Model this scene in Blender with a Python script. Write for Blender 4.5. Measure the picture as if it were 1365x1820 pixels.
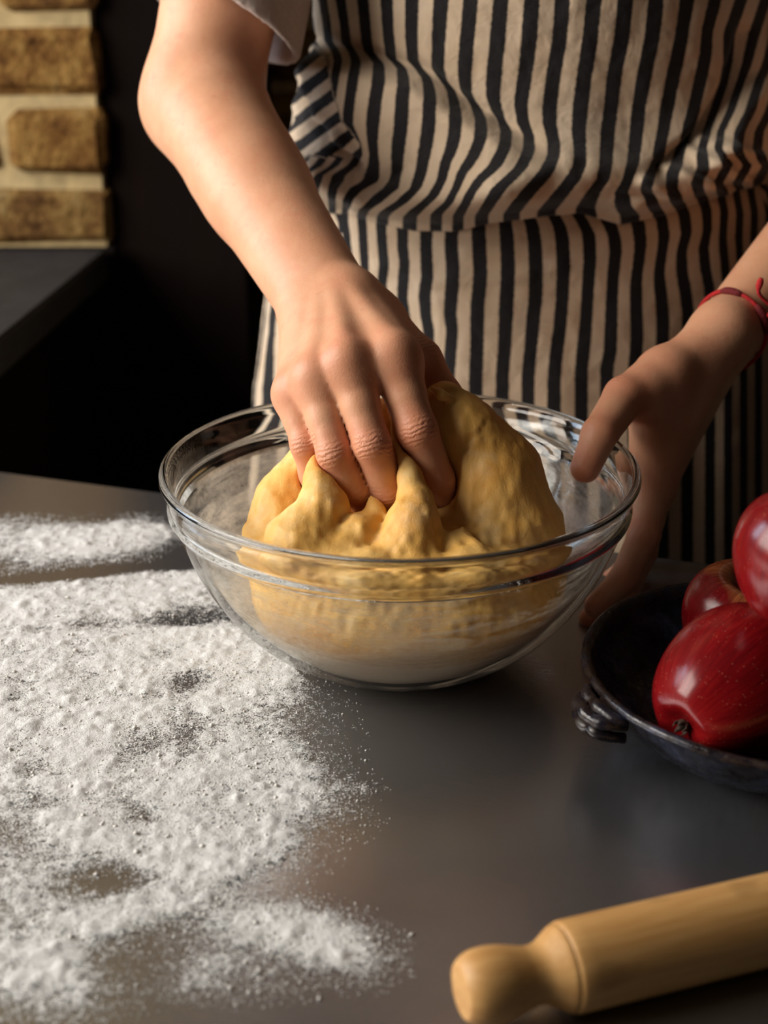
import bpy, bmesh, math, random
import numpy as np
from mathutils import Vector, Matrix

random.seed(7); np.random.seed(7)
for o in list(bpy.data.objects): bpy.data.objects.remove(o)
scene = bpy.context.scene
COL = scene.collection

# ------------------------------------------------------------------ camera
F = 2528.0; PITCH = math.radians(22.6); CAMZ = 1.29; TABLE = 0.90
cam = bpy.data.cameras.new('camera'); camo = bpy.data.objects.new('camera', cam); COL.objects.link(camo)
camo.location = (0, 0, CAMZ); camo.rotation_euler = (math.pi/2 - PITCH, 0, 0)
cam.sensor_fit = 'VERTICAL'; cam.sensor_height = 36.0; cam.lens = F/1820*36.0
cam.clip_start = 0.02
cam.dof.use_dof = True; cam.dof.focus_distance = 0.755; cam.dof.aperture_fstop = 6.3
scene.camera = camo

# ------------------------------------------------------------------ world, lights, exposure
w = bpy.data.worlds.new('world'); scene.world = w; w.use_nodes = True
w.node_tree.nodes['Background'].inputs[0].default_value = (0.55, 0.65, 0.85, 1)
w.node_tree.nodes['Background'].inputs[1].default_value = 0.01

def area(name, loc, target, sx, sy, power, color):
    l = bpy.data.lights.new(name, 'AREA'); l.shape = 'RECTANGLE'; l.size = sx; l.size_y = sy
    l.energy = power; l.color = color
    o = bpy.data.objects.new(name, l); COL.objects.link(o); o.location = loc
    d = Vector(target) - Vector(loc); o.rotation_euler = d.to_track_quat('-Z', 'Y').to_euler()
    return o
area('window_daylight', (-1.33, 0.47, 1.66), (0.5, 0.60, 1.0), 1.05, 1.05, 40, (1.0, 0.93, 0.85))
area('window_skylight', (-1.30, 1.27, 1.55), (0.0, 1.0, 1.0), 0.38, 0.70, 9, (0.66, 0.81, 1.0))
vs = scene.view_settings
vs.view_transform = 'Standard'; vs.look = 'None'; vs.gamma = 1.0; vs.use_curve_mapping = False
vs.exposure = 0.0

# ------------------------------------------------------------------ pixel helpers
cP, sP = math.cos(PITCH), math.sin(PITCH)
def ray(px, py):
    a = (px-682.5)/F; b = (910-py)/F
    return np.array([a, cP + b*sP, -sP + b*cP])
def P(px, py, y):                       # point seen at this pixel, at world distance y
    d = ray(px, py); t = y/d[1]
    return np.array([0, 0, CAMZ]) + d*t
def T(px, py, z=TABLE):                 # point seen at this pixel, on the level z
    d = ray(px, py); t = (z-CAMZ)/d[2]
    return np.array([0, 0, CAMZ]) + d*t
def project(V):
    V = np.asarray(V); q = V - np.array([0, 0, CAMZ])
    dep = q[..., 1]*cP - q[..., 2]*sP; up = q[..., 1]*sP + q[..., 2]*cP
    return 682.5 + F*q[..., 0]/dep, 910 - F*up/dep

# ------------------------------------------------------------------ numpy noise
def _h(i, j, k, s):
    n = (i*73856093) ^ (j*19349663) ^ (k*83492791) ^ (s*2654435)
    n = (n ^ (n >> 13)) * 1274126177 & 0x7fffffff
    n = (n ^ (n >> 15)) & 0xffff
    return n/65535.0
def vnoise(p, scale, seed=0):
    p = np.asarray(p, dtype=np.float64)*scale + 1000.0
    i = np.floor(p).astype(np.int64); f = p-i; f = f*f*(3-2*f)
    r = 0
    for a in (0, 1):
        for b in (0, 1):
            for c in (0, 1):
                wgt = (f[..., 0] if a else 1-f[..., 0])*(f[..., 1] if b else 1-f[..., 1])*(f[..., 2] if c else 1-f[..., 2])
                r = r + wgt*_h(i[..., 0]+a, i[..., 1]+b, i[..., 2]+c, seed)
    return r*2-1
def fbm(p, scale, octv=4, seed=0):
    r = 0; a = 1.0; t = 0
    for o in range(octv):
        r = r + a*vnoise(p, scale*2**o, seed+o); t += a; a *= .5
    return r/t
def smooth01(x, a, b):
    t = np.clip((x-a)/(b-a), 0, 1); return t*t*(3-2*t)

# ------------------------------------------------------------------ signed distance modelling
def rcone(p, a, b, ra, rb):
    a = np.asarray(a, float); b = np.asarray(b, float); ab = b-a
    t = np.clip(((p-a)@ab)/max(ab@ab, 1e-12), 0, 1)
    return np.linalg.norm(p - a - t[:, None]*ab, axis=1) - (ra + (rb-ra)*t)
def ellip(p, c, r):
    r = np.asarray(r, float); q = (p-np.asarray(c, float))/r
    k0 = np.linalg.norm(q, axis=1); k1 = np.linalg.norm(q/r, axis=1)
    return k0*(k0-1)/np.maximum(k1, 1e-9)
def smin(a, b, k):
    h = np.maximum(k-np.abs(a-b), 0)/k
    return np.minimum(a, b) - h*h*k*.25
def smax(a, b, k): return -smin(-a, -b, k)
def chain(p, pts, rs, k=.004):
    d = None
    for i in range(len(pts)-1):
        e = rcone(p, pts[i], pts[i+1], rs[i], rs[i+1])
        d = e if d is None else smin(d, e, k)
    return d
def nets(f, lo, hi, h, B=8, slack=.004):
    lo = np.asarray(lo, float); hi = np.asarray(hi, float)
    nb = np.ceil((hi-lo)/(h*B)).astype(int); n = nb*B+1
    g = np.empty(n, np.float32)
    bi = np.stack(np.meshgrid(*[np.arange(k) for k in nb], indexing='ij'), -1).reshape(-1, 3)
    dc = f(lo + (bi+.5)*B*h)
    near = np.abs(dc) < .5*math.sqrt(3)*B*h*1.15 + slack
    sg = np.where(dc > 0, 1.0, -1.0).astype(np.float32).reshape(nb)
    g[:] = 1
    g[:-1, :-1, :-1] = np.repeat(np.repeat(np.repeat(sg, B, 0), B, 1), B, 2)
    loc = np.stack(np.meshgrid(*[np.arange(B+1)]*3, indexing='ij'), -1).reshape(-1, 3)
    nbk = bi[near]
    for s in range(0, len(nbk), 400):
        idx = (nbk[s:s+400, None, :]*B + loc[None]).reshape(-1, 3)
        v = f(lo + idx*h)
        g[idx[:, 0], idx[:, 1], idx[:, 2]] = v
    g[0] = g[-1] = 1; g[:, 0] = g[:, -1] = 1; g[:, :, 0] = g[:, :, -1] = 1
    ins = g < 0
    cnt = np.zeros(np.array(g.shape)-1, np.uint8)
    for a in (0, 1):
        for b in (0, 1):
            for c in (0, 1):
                cnt += ins[a:g.shape[0]-1+a, b:g.shape[1]-1+b, c:g.shape[2]-1+c]
    cell = np.argwhere((cnt > 0) & (cnt < 8))
    cid = np.full(cnt.shape, -1, np.int32); cid[cell[:, 0], cell[:, 1], cell[:, 2]] = np.arange(len(cell))
    cor = np.array([(a, b, c) for a in (0, 1) for b in (0, 1) for c in (0, 1)])
    val = np.stack([g[cell[:, 0]+a, cell[:, 1]+b, cell[:, 2]+c] for a, b, c in cor], 1).astype(float)
    acc = np.zeros((len(cell), 3)); num = np.zeros(len(cell))
    for i in range(8):
        for j in range(i+1, 8):
            if np.abs(cor[i]-cor[j]).sum() != 1: continue
            m = (val[:, i] < 0) != (val[:, j] < 0)
            t = np.where(m, val[:, i]/np.where(m, val[:, i]-val[:, j], 1), 0)
            acc += np.where(m[:, None], cor[i] + t[:, None]*(cor[j]-cor[i]), 0); num += m
    V = lo + (cell + acc/num[:, None])*h
    quads = []
    for ax in range(3):
        s0 = [slice(None)]*3; s1 = [slice(None)]*3; s0[ax] = slice(0, -1); s1[ax] = slice(1, None)
        e = np.argwhere(ins[tuple(s0)] != ins[tuple(s1)])
        u, v = (ax+1) % 3, (ax+2) % 3
        e = e[(e[:, u] > 0) & (e[:, v] > 0)]
        def c(du, dv):
            q = e.copy(); q[:, u] -= du; q[:, v] -= dv
            q = np.minimum(q, np.array(cid.shape)-1)
            return cid[q[:, 0], q[:, 1], q[:, 2]]
        Q = np.stack([c(1, 1), c(0, 1), c(0, 0), c(1, 0)], 1)
        flip = ~ins[e[:, 0], e[:, 1], e[:, 2]]
        Q[flip] = Q[flip][:, ::-1]
        quads.append(Q[(Q >= 0).all(1)])
    return V, np.concatenate(quads)

# ------------------------------------------------------------------ object helpers
def link(o, parent=None):
    COL.objects.link(o)
    if parent is not None: o.parent = parent
    return o
def mesh_np(name, V, Fc, mat, parent=None, smooth=True, attrs=None):
    me = bpy.data.meshes.new(name)
    V = np.asarray(V, np.float32); Fc = np.asarray(Fc, np.int32); k = Fc.shape[1]
    me.vertices.add(len(V)); me.vertices.foreach_set('co', V.ravel())
    me.loops.add(Fc.size); me.loops.foreach_set('vertex_index', Fc.ravel())
    me.polygons.add(len(Fc)); me.polygons.foreach_set('loop_start', np.arange(0, Fc.size, k, dtype=np.int32))
    me.polygons.foreach_set('use_smooth', np.full(len(Fc), smooth))
    for nm, a in (attrs or {}).items():
        at = me.attributes.new(nm, 'FLOAT', 'POINT'); at.data.foreach_set('value', np.asarray(a, np.float32))
    me.update(calc_edges=True); me.validate()
    if mat: me.materials.append(mat)
    return link(bpy.data.objects.new(name, me), parent)
def mesh_bm(name, bm, mat, parent=None, smooth=False):
    me = bpy.data.meshes.new(name); bm.normal_update(); bm.to_mesh(me); bm.free()
    if smooth:
        for p in me.polygons: p.use_smooth = True
    if mat: me.materials.append(mat)
    return link(bpy.data.objects.new(name, me), parent)
def empty(name, loc=(0, 0, 0)):
    o = bpy.data.objects.new(name, None); o.location = loc; o.empty_display_size = .05; return link(o)
def tag(o, label=None, cat=None, group=None, kind=None):
    if label: o['label'] = label
    if cat: o['category'] = cat
    if group: o['group'] = group
    if kind: o['kind'] = kind
    return o
def box_bm(lo, hi, bev=0, seg=2):
    bm = bmesh.new(); bmesh.ops.create_cube(bm, size=1)
    for v in bm.verts: v.co = Vector([lo[i] + (v.co[i]+.5)*(hi[i]-lo[i]) for i in range(3)])
    if bev: bmesh.ops.bevel(bm, geom=bm.edges[:], offset=bev, segments=seg, affect='EDGES', profile=.5)
    return bm
def box(name, lo, hi, mat, parent=None, bev=0, seg=2): return mesh_bm(name, box_bm(lo, hi, bev, seg), mat, parent)
def lathe(prof, n=96, closed=False):
    """profile of (r,z) -> V,F around the z axis"""
    prof = np.asarray(prof, float); m = len(prof)
    a = np.arange(n)*2*math.pi/n
    V = np.stack([prof[:, 0][None]*np.cos(a)[:, None], prof[:, 0][None]*np.sin(a)[:, None], np.repeat(prof[:, 1][None], n, 0)], -1).reshape(-1, 3)
    q = []
    for j in range(m if closed else m-1):
        j2 = (j+1) % m
        i = np.arange(n); i2 = (i+1) % n
        q.append(np.stack([i*m+j, i2*m+j, i2*m+j2, i*m+j2], 1))
    return V, np.concatenate(q)
def spline(pts, n):
    """Catmull-Rom resampling"""
    pts = np.asarray(pts, float); m = len(pts)
    pp = np.vstack([2*pts[0]-pts[1], pts, 2*pts[-1]-pts[-2]])
    out = []
    for u in np.linspace(0, m-1-1e-9, n):
        i = int(u); t = u-i; a, b, c, d = pp[i:i+4]
        out.append(.5*((2*b)+(c-a)*t+(2*a-5*b+4*c-d)*t*t+(-a+3*b-3*c+d)*t**3))
    return np.array(out)
def tube(path, r, n=10, cap=True):
    path = np.asarray(path, float); m = len(path); r = np.broadcast_to(np.asarray(r, float), (m,))
    tg = np.gradient(path, axis=0); tg /= np.linalg.norm(tg, axis=1)[:, None]
    nrm = np.cross(tg[0], [0, 0, 1.0]);
    if np.linalg.norm(nrm) < 1e-3: nrm = np.cross(tg[0], [1.0, 0, 0])
    V = []
    a = np.arange(n)*2*math.pi/n
    for i in range(m):
        nrm = nrm - tg[i]*(nrm@tg[i]); nrm /= np.linalg.norm(nrm); bn = np.cross(tg[i], nrm)
        V.append(path[i] + r[i]*(np.cos(a)[:, None]*nrm + np.sin(a)[:, None]*bn))
    V = np.concatenate(V)
    q = []
    for i in range(m-1):
        k = np.arange(n); k2 = (k+1) % n
        q.append(np.stack([i*n+k, i*n+k2, (i+1)*n+k2, (i+1)*n+k], 1))
    q = np.concatenate(q)
    if cap:
        V = np.vstack([V, path[0], path[-1]]); k = np.arange(n); k2 = (k+1) % n; c0 = m*n; c1 = c0+1
        q = np.concatenate([q, np.stack([k2, k, np.full(n, c0), np.full(n, c0)], 1)[:, :], np.stack([(m-1)*n+k, (m-1)*n+k2, np.full(n, c1), np.full(n, c1)], 1)])
    return V, q
def mesh_py(name, V, Fc, mat, parent=None, smooth=True):
    me = bpy.data.meshes.new(name)
    fl = [tuple(dict.fromkeys(int(i) for i in f)) for f in Fc]
    me.from_pydata([tuple(map(float, v)) for v in V], [], fl); me.update()
    for p in me.polygons: p.use_smooth = smooth
    if mat: me.materials.append(mat)
    return link(bpy.data.objects.new(name, me), parent)

# ------------------------------------------------------------------ materials
class N:
    def __init__(s, name):
        s.m = bpy.data.materials.new(name); s.m.use_nodes = True; s.t = s.m.node_tree
        s.b = s.t.nodes['Principled BSDF']; s.out = s.t.nodes['Material Output']
    def n(s, typ, **kw):
        nd = s.t.nodes.new(typ)
        for k, v in kw.items():
            if k.startswith('i_'): s.set(nd, k[2:].replace('_', ' '), v)
            else: setattr(nd, k, v)
        return nd
    def set(s, nd, key, v):
        i = nd.inputs[int(key)] if str(key).isdigit() else nd.inputs[key]
        if isinstance(v, bpy.types.NodeSocket): s.t.links.new(v, i)
        else: i.default_value = v
    def p(s, **kw):
        for k, v in kw.items(): s.set(s.b, k.replace('_', ' '), v)
        return s
    def coord(s, kind='Object', scale=None):
        c = s.n('ShaderNodeTexCoord').outputs[kind]
        if scale is None: return c
        mp = s.n('ShaderNodeMapping'); s.t.links.new(c, mp.inputs[0]); mp.inputs['Scale'].default_value = scale
        return mp.outputs[0]
    def noise(s, vec, scale, detail=4, rough=.55, dist=0, out=0):
        nd = s.n('ShaderNodeTexNoise'); s.t.links.new(vec, nd.inputs['Vector'])
        nd.inputs['Scale'].default_value = scale; nd.inputs['Detail'].default_value = detail
        nd.inputs['Roughness'].default_value = rough; nd.inputs['Distortion'].default_value = dist
        return nd.outputs[out]
    def ramp(s, fac, *stops):
        nd = s.n('ShaderNodeValToRGB'); s.t.links.new(fac, nd.inputs[0]); e = nd.color_ramp.elements
        while len(e) < len(stops): e.new(.5)
        for el, (pos, c) in zip(e, stops):
            el.position = pos; el.color = (c, c, c, 1) if not hasattr(c, '__len__') else (*c, 1)
        return nd.outputs[0]
    def math(s, op, a, b=0.0, c=0.0, clamp=False):
        nd = s.n('ShaderNodeMath', operation=op, use_clamp=clamp)
        for i, v in enumerate((a, b, c)): s.set(nd, i, v)
        return nd.outputs[0]
    def mix(s, fac, a, b, blend='MIX'):
        nd = s.n('ShaderNodeMix', data_type='RGBA', blend_type=blend)
        for i, v in ((0, fac), (6, a), (7, b)):
            if hasattr(v, '__len__') and not isinstance(v, bpy.types.NodeSocket): v = (*v, 1) if len(v) == 3 else v
            s.set(nd, i, v)
        return nd.outputs[2]
    def attr(s, name): return s.n('ShaderNodeAttribute', attribute_name=name).outputs['Fac']
    def bump(s, h, strength=.3, dist=.001, normal=None):
        nd = s.n('ShaderNodeBump'); s.t.links.new(h, nd.inputs['Height'])
        nd.inputs['Strength'].default_value = strength; nd.inputs['Distance'].default_value = dist
        if normal is not None: s.t.links.new(normal, nd.inputs['Normal'])
        return nd.outputs[0]

def m_plain(name, col, rough=.6, nscale=30, var=.15, bump=.1, metal=0):
    n = N(name); c = n.coord()
    f = n.noise(c, nscale, 5)
    lo = tuple(x*(1-var) for x in col); hi = tuple(min(1, x*(1+var)) for x in col)
    n.p(Base_Color=n.ramp(f, (.3, lo), (.7, hi)), Roughness=rough, Metallic=metal, Normal=n.bump(f, bump, .002))
    return n.m

def m_steel():
    n = N('brushed_steel'); c = n.coord()
    mp = n.n('ShaderNodeMapping'); n.t.links.new(c, mp.inputs[0]); mp.inputs['Scale'].default_value = (5, 1300, 1)
    f = n.noise(mp.outputs[0], 1.0, 4, .6)
    cl = n.noise(c, 7, 4, .6)
    sc = n.n('ShaderNodeTexWave', wave_type='BANDS'); mp2 = n.n('ShaderNodeMapping'); n.t.links.new(c, mp2.inputs[0])
    rough = n.math('ADD', n.math('MULTIPLY', f, .07), n.math('MULTIPLY_ADD', cl, .10, .15))
    tan = n.n('ShaderNodeTangent', direction_type='RADIAL', axis='Z')
    n.p(Base_Color=n.mix(cl, (.34, .345, .36), (.40, .405, .42)), Metallic=.91, Roughness=rough,
        Normal=n.bump(f, .16, .0006))
    return n.m

def m_skin():
    n = N('skin'); c = n.coord()
    big = n.noise(c, 28, 4, .6); fine = n.noise(c, 900, 2, .5); mid = n.noise(c, 170, 4, .6)
    base = n.ramp(big, (.3, (.63, .30, .165)), (.7, (.72, .385, .23)))
    fl = n.attr('flush')
    col = n.mix(n.math('MULTIPLY', fl, .85, clamp=True), base, (.62, .215, .12))
    col = n.mix(n.ramp(n.noise(c, 60, 5, .7), (.50, 0), (.70, .45)), col, (.66, .25, .15))
    spots = n.ramp(n.noise(c, 130, 2, .4), (.70, 0), (.76, 1))
    col = n.mix(n.math('MULTIPLY', spots, .18), col, (.42, .18, .09))
    along = n.attr('along'); crw = n.attr('crease')
    wav = n.math('SINE', n.math('ADD', n.math('MULTIPLY', along, 2500.0), n.math('MULTIPLY', n.noise(c, 240, 3, .6), 11.0)))
    h = n.math('ADD', n.math('MULTIPLY', n.math('MULTIPLY', wav, crw), .50), n.math('ADD', n.math('MULTIPLY', mid, .35), n.math('MULTIPLY', fine, .22)))
    n.p(Base_Color=col, Roughness=.48, Specular_IOR_Level=.36, Subsurface_Weight=.20, Subsurface_Radius=(.012, .005, .0025),
        Subsurface_Scale=.5, Normal=n.bump(h, .42, .0012))
    return n.m

def m_apron():
    n = N('striped_linen'); c = n.coord()
    s = n.attr('stripe')
    jit = n.math('MULTIPLY', n.math('SUBTRACT', n.noise(c, 420, 3, .6), .5), .09)
    fr = n.math('ABSOLUTE', n.math('SUBTRACT', n.math('FRACT', n.math('ADD', n.math('ADD', s, jit), .5)), .5))
    dark = n.ramp(fr, (.236, 1), (.276, 0))
    slub = n.noise(n.coord('Object', (1, 1, 4)), 500, 4, .7); cl = n.noise(c, 22, 5, .6)
    light = n.ramp(cl, (.3, (.61, .455, .305)), (.7, (.70, .555, .405)))
    blk = n.ramp(slub, (.35, (.010, .009, .010)), (.75, (.032, .029, .030)))
    col = n.mix(dark, light, blk)
    cr = n.noise(c, 60, 6, .62, 1.4)
    h = n.math('ADD', n.math('MULTIPLY', cr, 1.0), n.math('MULTIPLY', slub, .25))
    n.p(Base_Color=col, Roughness=.9, Specular_IOR_Level=.15, Sheen_Weight=.12, Normal=n.bump(h, .5, .004))
    return n.m

def m_dough():
    n = N('dough'); c = n.coord()
    big = n.noise(c, 24, 5, .6, .5); fine = n.noise(c, 220, 5, .65, .4); pull = n.noise(n.coord('Object', (1, 1, .22)), 240, 4, .6, .6)
    col = n.ramp(big, (.28, (.72, .34, .065)), (.5, (.79, .45, .115)), (.72, (.82, .54, .19)))
    fl = n.ramp(n.noise(c, 46, 5, .7), (.52, 0), (.74, 1))
    col = n.mix(n.math('MULTIPLY', fl, .34), col, (.84, .70, .46))
    por = n.ramp(n.noise(c, 420, 2, .5), (.64, 0), (.72, 1))
    col = n.mix(n.math('MULTIPLY', por, .12), col, (.50, .28, .08))
    h = n.math('ADD', n.math('MULTIPLY', fine, .7), n.math('MULTIPLY', pull, .7))
    n.p(Base_Color=col, Roughness=.55, Specular_IOR_Level=.35, Subsurface_Weight=.18, Subsurface_Radius=(.010, .006, .002), Subsurface_Scale=.5,
        Normal=n.bump(h, .30, .0016))
    return n.m

def m_flour():
    n = N('flour'); c = n.coord()
    d = n.attr('cover')
    fine = n.noise(c, 1100, 2, .6); mid = n.noise(c, 260, 3, .6)
    nz = n.math('ADD', n.math('MULTIPLY', fine, .62), n.math('MULTIPLY', mid, .38))
    a = n.ramp(n.math('ADD', n.math('MULTIPLY', n.math('SUBTRACT', nz, .5), 3.0), d), (.28, 0), (.66, 1))
    col = n.ramp(n.noise(c, 55, 4, .6), (.35, (.77, .76, .73)), (.7, (.83, .825, .80)))
    n.p(Base_Color=col, Roughness=1.0, Specular_IOR_Level=.05, Alpha=a, Normal=n.bump(n.noise(c, 420, 5, .75), .9, .0018))
    return n.m
def m_flour_solid():
    n = N('flour_grain'); c = n.coord()
    col = n.ramp(n.noise(c, 60, 3, .6), (.35, (.74, .71, .65)), (.7, (.81, .79, .74)))
    n.p(Base_Color=col, Roughness=1.0, Specular_IOR_Level=.05, Normal=n.bump(n.noise(c, 700, 4, .7), .6, .001))
    return n.m

def m_glass_wall():
    n = N('thin_clear_glass')
    tr = n.n('ShaderNodeBsdfTransparent'); tr.inputs[0].default_value = (.965, .975, .965, 1)
    gl = n.n('ShaderNodeBsdfGlossy'); gl.inputs['Roughness'].default_value = .03
    ge = n.n('ShaderNodeNewGeometry'); dt = n.n('ShaderNodeVectorMath', operation='DOT_PRODUCT')
    n.t.links.new(ge.outputs['Normal'], dt.inputs[0]); n.t.links.new(ge.outputs['Incoming'], dt.inputs[1])
    g1 = n.math('SUBTRACT', 1.0, n.math('ABSOLUTE', dt.outputs['Value']), clamp=True)
    fac = n.math('MULTIPLY_ADD', n.math('POWER', g1, 5.0), .96, .04)
    mx = n.n('ShaderNodeMixShader'); n.t.links.new(fac, mx.inputs[0])
    n.t.links.new(tr.outputs[0], mx.inputs[1]); n.t.links.new(gl.outputs[0], mx.inputs[2])
    n.t.links.new(mx.outputs[0], n.out.inputs[0]); n.t.nodes.remove(n.b)
    return n.m
def m_glass_thick():
    n = N('thick_clear_glass'); n.p(Base_Color=(.94, .96, .95, 1), Roughness=.02, Transmission_Weight=1.0, IOR=1.47); return n.m
def m_residue():
    n = N('flour_smear'); c = n.coord()
    st = n.noise(n.coord('Object', (1, 1, 5)), 26, 6, .65, .8); bl = n.noise(c, 17, 4, .6); fine = n.noise(c, 330, 3, .6)
    d = n.attr('cover')
    v = n.math('ADD', n.math('ADD', n.math('MULTIPLY', st, .9), n.math('MULTIPLY', bl, .55)), n.math('MULTIPLY', fine, .22))
    a = n.ramp(n.math('ADD', n.math('SUBTRACT', v, .84), d), (.38, .0), (.62, .38), (.95, .95))
    df = n.n('ShaderNodeBsdfDiffuse'); tl = n.n('ShaderNodeBsdfTranslucent'); tr = n.n('ShaderNodeBsdfTransparent')
    df.inputs[0].default_value = (.88, .81, .70, 1); tl.inputs[0].default_value = (.88, .81, .70, 1)
    m1 = n.n('ShaderNodeMixShader'); m1.inputs[0].default_value = .45; n.t.links.new(df.outputs[0], m1.inputs[1]); n.t.links.new(tl.outputs[0], m1.inputs[2])
    m2 = n.n('ShaderNodeMixShader'); n.t.links.new(a, m2.inputs[0]); n.t.links.new(tr.outputs[0], m2.inputs[1]); n.t.links.new(m1.outputs[0], m2.inputs[2])
    n.t.links.new(m2.outputs[0], n.out.inputs[0]); n.t.nodes.remove(n.b)
    return n.m

def m_wood(name, c1, c2, scale=(3, 40, 40), rough=.45, knots=False):
    n = N(name); v = n.coord('Object', scale)
    f = n.noise(v, 1.0, 5, .6, .8); g = n.noise(v, 5.0, 3, .6)
    col = n.ramp(n.math('ADD', n.math('MULTIPLY', f, .75), n.math('MULTIPLY', g, .25)), (.3, c1), (.7, c2))
    if knots:
        k = n.ramp(n.noise(n.coord('Object', (30, 45, 45)), 1.0, 2, .4), (.63, 0), (.73, 1))
        col = n.mix(n.math('MULTIPLY', k, .5), col, tuple(x*.32 for x in c1))
    n.p(Base_Color=col, Roughness=rough, Specular_IOR_Level=.12 if rough > .7 else .45, Normal=n.bump(f, .12, .001)); return n.m

def m_ceramic():
    n = N('blue_black_glaze'); c = n.coord()
    f = n.noise(c, 36, 5, .65, .5); g = n.noise(c, 180, 3, .6)
    col = n.ramp(f, (.36, (.005, .004, .005)), (.54, (.018, .021, .038)), (.74, (.075, .09, .155)))
    br = n.math('MULTIPLY', n.attr('rim'), n.ramp(n.noise(c, 90, 4, .65), (.40, .25), (.58, 1)))
    col = n.mix(n.math('MULTIPLY', br, n.ramp(g, (.35, .55), (.6, 1)), clamp=True), col, (.022, .012, .008))
    n.p(Base_Color=col, Roughness=n.ramp(g, (.38, .12), (.62, .5)), Specular_IOR_Level=.4, Normal=n.bump(n.math('ADD', f, n.math('MULTIPLY', g, .4)), .35, .002))
    return n.m
def m_apple():
    n = N('red_apple_skin'); c = n.coord()
    sp = n.n('ShaderNodeSeparateXYZ'); n.t.links.new(c, sp.inputs[0])
    ang = n.math('ARCTAN2', sp.outputs[1], sp.outputs[0])
    cb = n.n('ShaderNodeCombineXYZ'); n.t.links.new(n.math('MULTIPLY', ang, 7.0), cb.inputs[0]); n.t.links.new(n.math('MULTIPLY', sp.outputs[2], 22.0), cb.inputs[1])
    st = n.noise(cb.outputs[0], 2.6, 5, .65, .3); big = n.noise(c, 16, 3, .5)
    col = n.ramp(n.math('ADD', n.math('MULTIPLY', st, .6), n.math('MULTIPLY', big, .4)), (.30, (.075, .0015, .003)), (.5, (.155, .003, .005)), (.72, (.28, .010, .009)))
    top = n.ramp(n.math('ADD', n.math('MULTIPLY', sp.outputs[2], 22.0), n.math('MULTIPLY', n.math('SUBTRACT', big, .5), 1.3)), (.48, 0), (.82, 1))
    col = n.mix(n.math('MULTIPLY', top, n.ramp(st, (.35, .25), (.62, 1))), col, (.72, .34, .10))
    vo = n.n('ShaderNodeTexVoronoi'); n.t.links.new(c, vo.inputs['Vector']); vo.inputs['Scale'].default_value = 520
    dots = n.ramp(vo.outputs['Distance'], (.08, 1), (.15, 0))
    keep = n.ramp(n.noise(c, 150, 1, .5), (.40, 0), (.50, 1))
    col = n.mix(n.math('MULTIPLY', n.math('MULTIPLY', dots, keep), .45), col, (.62, .26, .16))
    n.p(Base_Color=col, Roughness=.22, Specular_IOR_Level=.38, Normal=n.bump(n.noise(c, 120, 4, .6), .06, .001)); return n.m
def m_brick():
    n = N('yellow_stock_brick'); c = n.coord(); oi = n.n('ShaderNodeObjectInfo')
    v = n.n('ShaderNodeVectorMath', operation='ADD'); n.t.links.new(c, v.inputs[0]); n.t.links.new(oi.outputs['Location'], v.inputs[1])
    f = n.noise(v.outputs[0], 20, 6, .7); g = n.noise(v.outputs[0], 90, 4, .65)
    col = n.ramp(f, (.36, (.040, .014, .007)), (.47, (.18, .088, .026)), (.57, (.30, .175, .055)), (.74, (.40, .30, .155)))
    rt = n.ramp(oi.outputs['Random'], (0, (.72, .62, .55)), (.5, (1, .95, .85)), (1, (.86, .9, .95)))
    col = n.mix(1.0, col, rt, 'MULTIPLY')
    n.p(Base_Color=col, Roughness=.95, Specular_IOR_Level=.1, Normal=n.bump(n.math('ADD', f, g), .9, .008)); return n.m

M = dict(
    steel=m_steel(), skin=m_skin(), apron=m_apron(), dough=m_dough(), flour=m_flour(), grain=m_flour_solid(),
    gwall=m_glass_wall(), gthick=m_glass_thick(), residue=m_residue(),
    pin=m_wood('pale_beech', (.43, .205, .055), (.64, .37, .135), (9, 130, 130), .5, True),
    darkwood=m_wood('dark_wood', (.0035, .0016, .0012), (.008, .0035, .002), (14, 14, 2), .9),
    ceramic=m_ceramic(), apple=m_apple(), brick=m_brick(),
    mortar=m_plain('lime_mortar', (.46, .34, .165), .95, 60, .22, .8),
    paint=m_plain('dark_plaster', (.035, .025, .018), .9, 6, .2, .2),
    ceil=m_plain('ceiling_plaster', (.07, .058, .048), .9, 6, .1, .2),
    floor=m_wood('floorboard', (.035, .02, .012), (.07, .04, .022), (2, 14, 14), .6),
    slate=m_plain('black_slate', (.020, .019, .020), .6, 40, .3, .3),
    tshirt=m_plain('white_cotton', (.60, .49, .43), .9, 300, .08, .3),
    trousers=m_plain('dark_denim', (.02, .022, .03), .9, 300, .2, .3),
    leather=m_plain('black_leather', (.02, .018, .017), .4, 80, .2, .3),
    hair=m_plain('brown_hair', (.05, .028, .016), .5, 200, .3, .5),
    red=m_plain('red_thread', (.50, .010, .012), .75, 900, .3, .6),
    darkred=m_plain('dark_red_thread', (.16, .006, .008), .75, 900, .3, .6),
    stem=m_plain('apple_stem_bark', (.045, .022, .012), .8, 300, .3, .5),
    whitepaint=m_plain('window_paint', (.6, .57, .52), .5, 20, .05, .1),
)
def m_nail():
    n = N('nail'); n.p(Base_Color=(.70, .36, .27, 1), Roughness=.25); return n.m
M['nail'] = m_nail()

# ------------------------------------------------------------------ room shell
XL, XR, YF, YB, ZC = -1.26, 1.9, -1.7, 1.98, 2.6
tag(box('floor', (XL-.15, YF-.15, -.06), (XR+.15, YB+.15, 0), M['floor']), kind='structure')
tag(box('ceiling', (XL-.15, YF-.15, ZC), (XR+.15, YB+.15, ZC+.06), M['ceil']), kind='structure')
tag(box('wall_right', (XR, YF, 0), (XR+.12, YB, ZC), M['paint']), kind='structure')
tag(box('wall_front', (XL-.12, YF-.12, 0), (XR+.12, YF, ZC), M['paint']), kind='structure')
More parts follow.
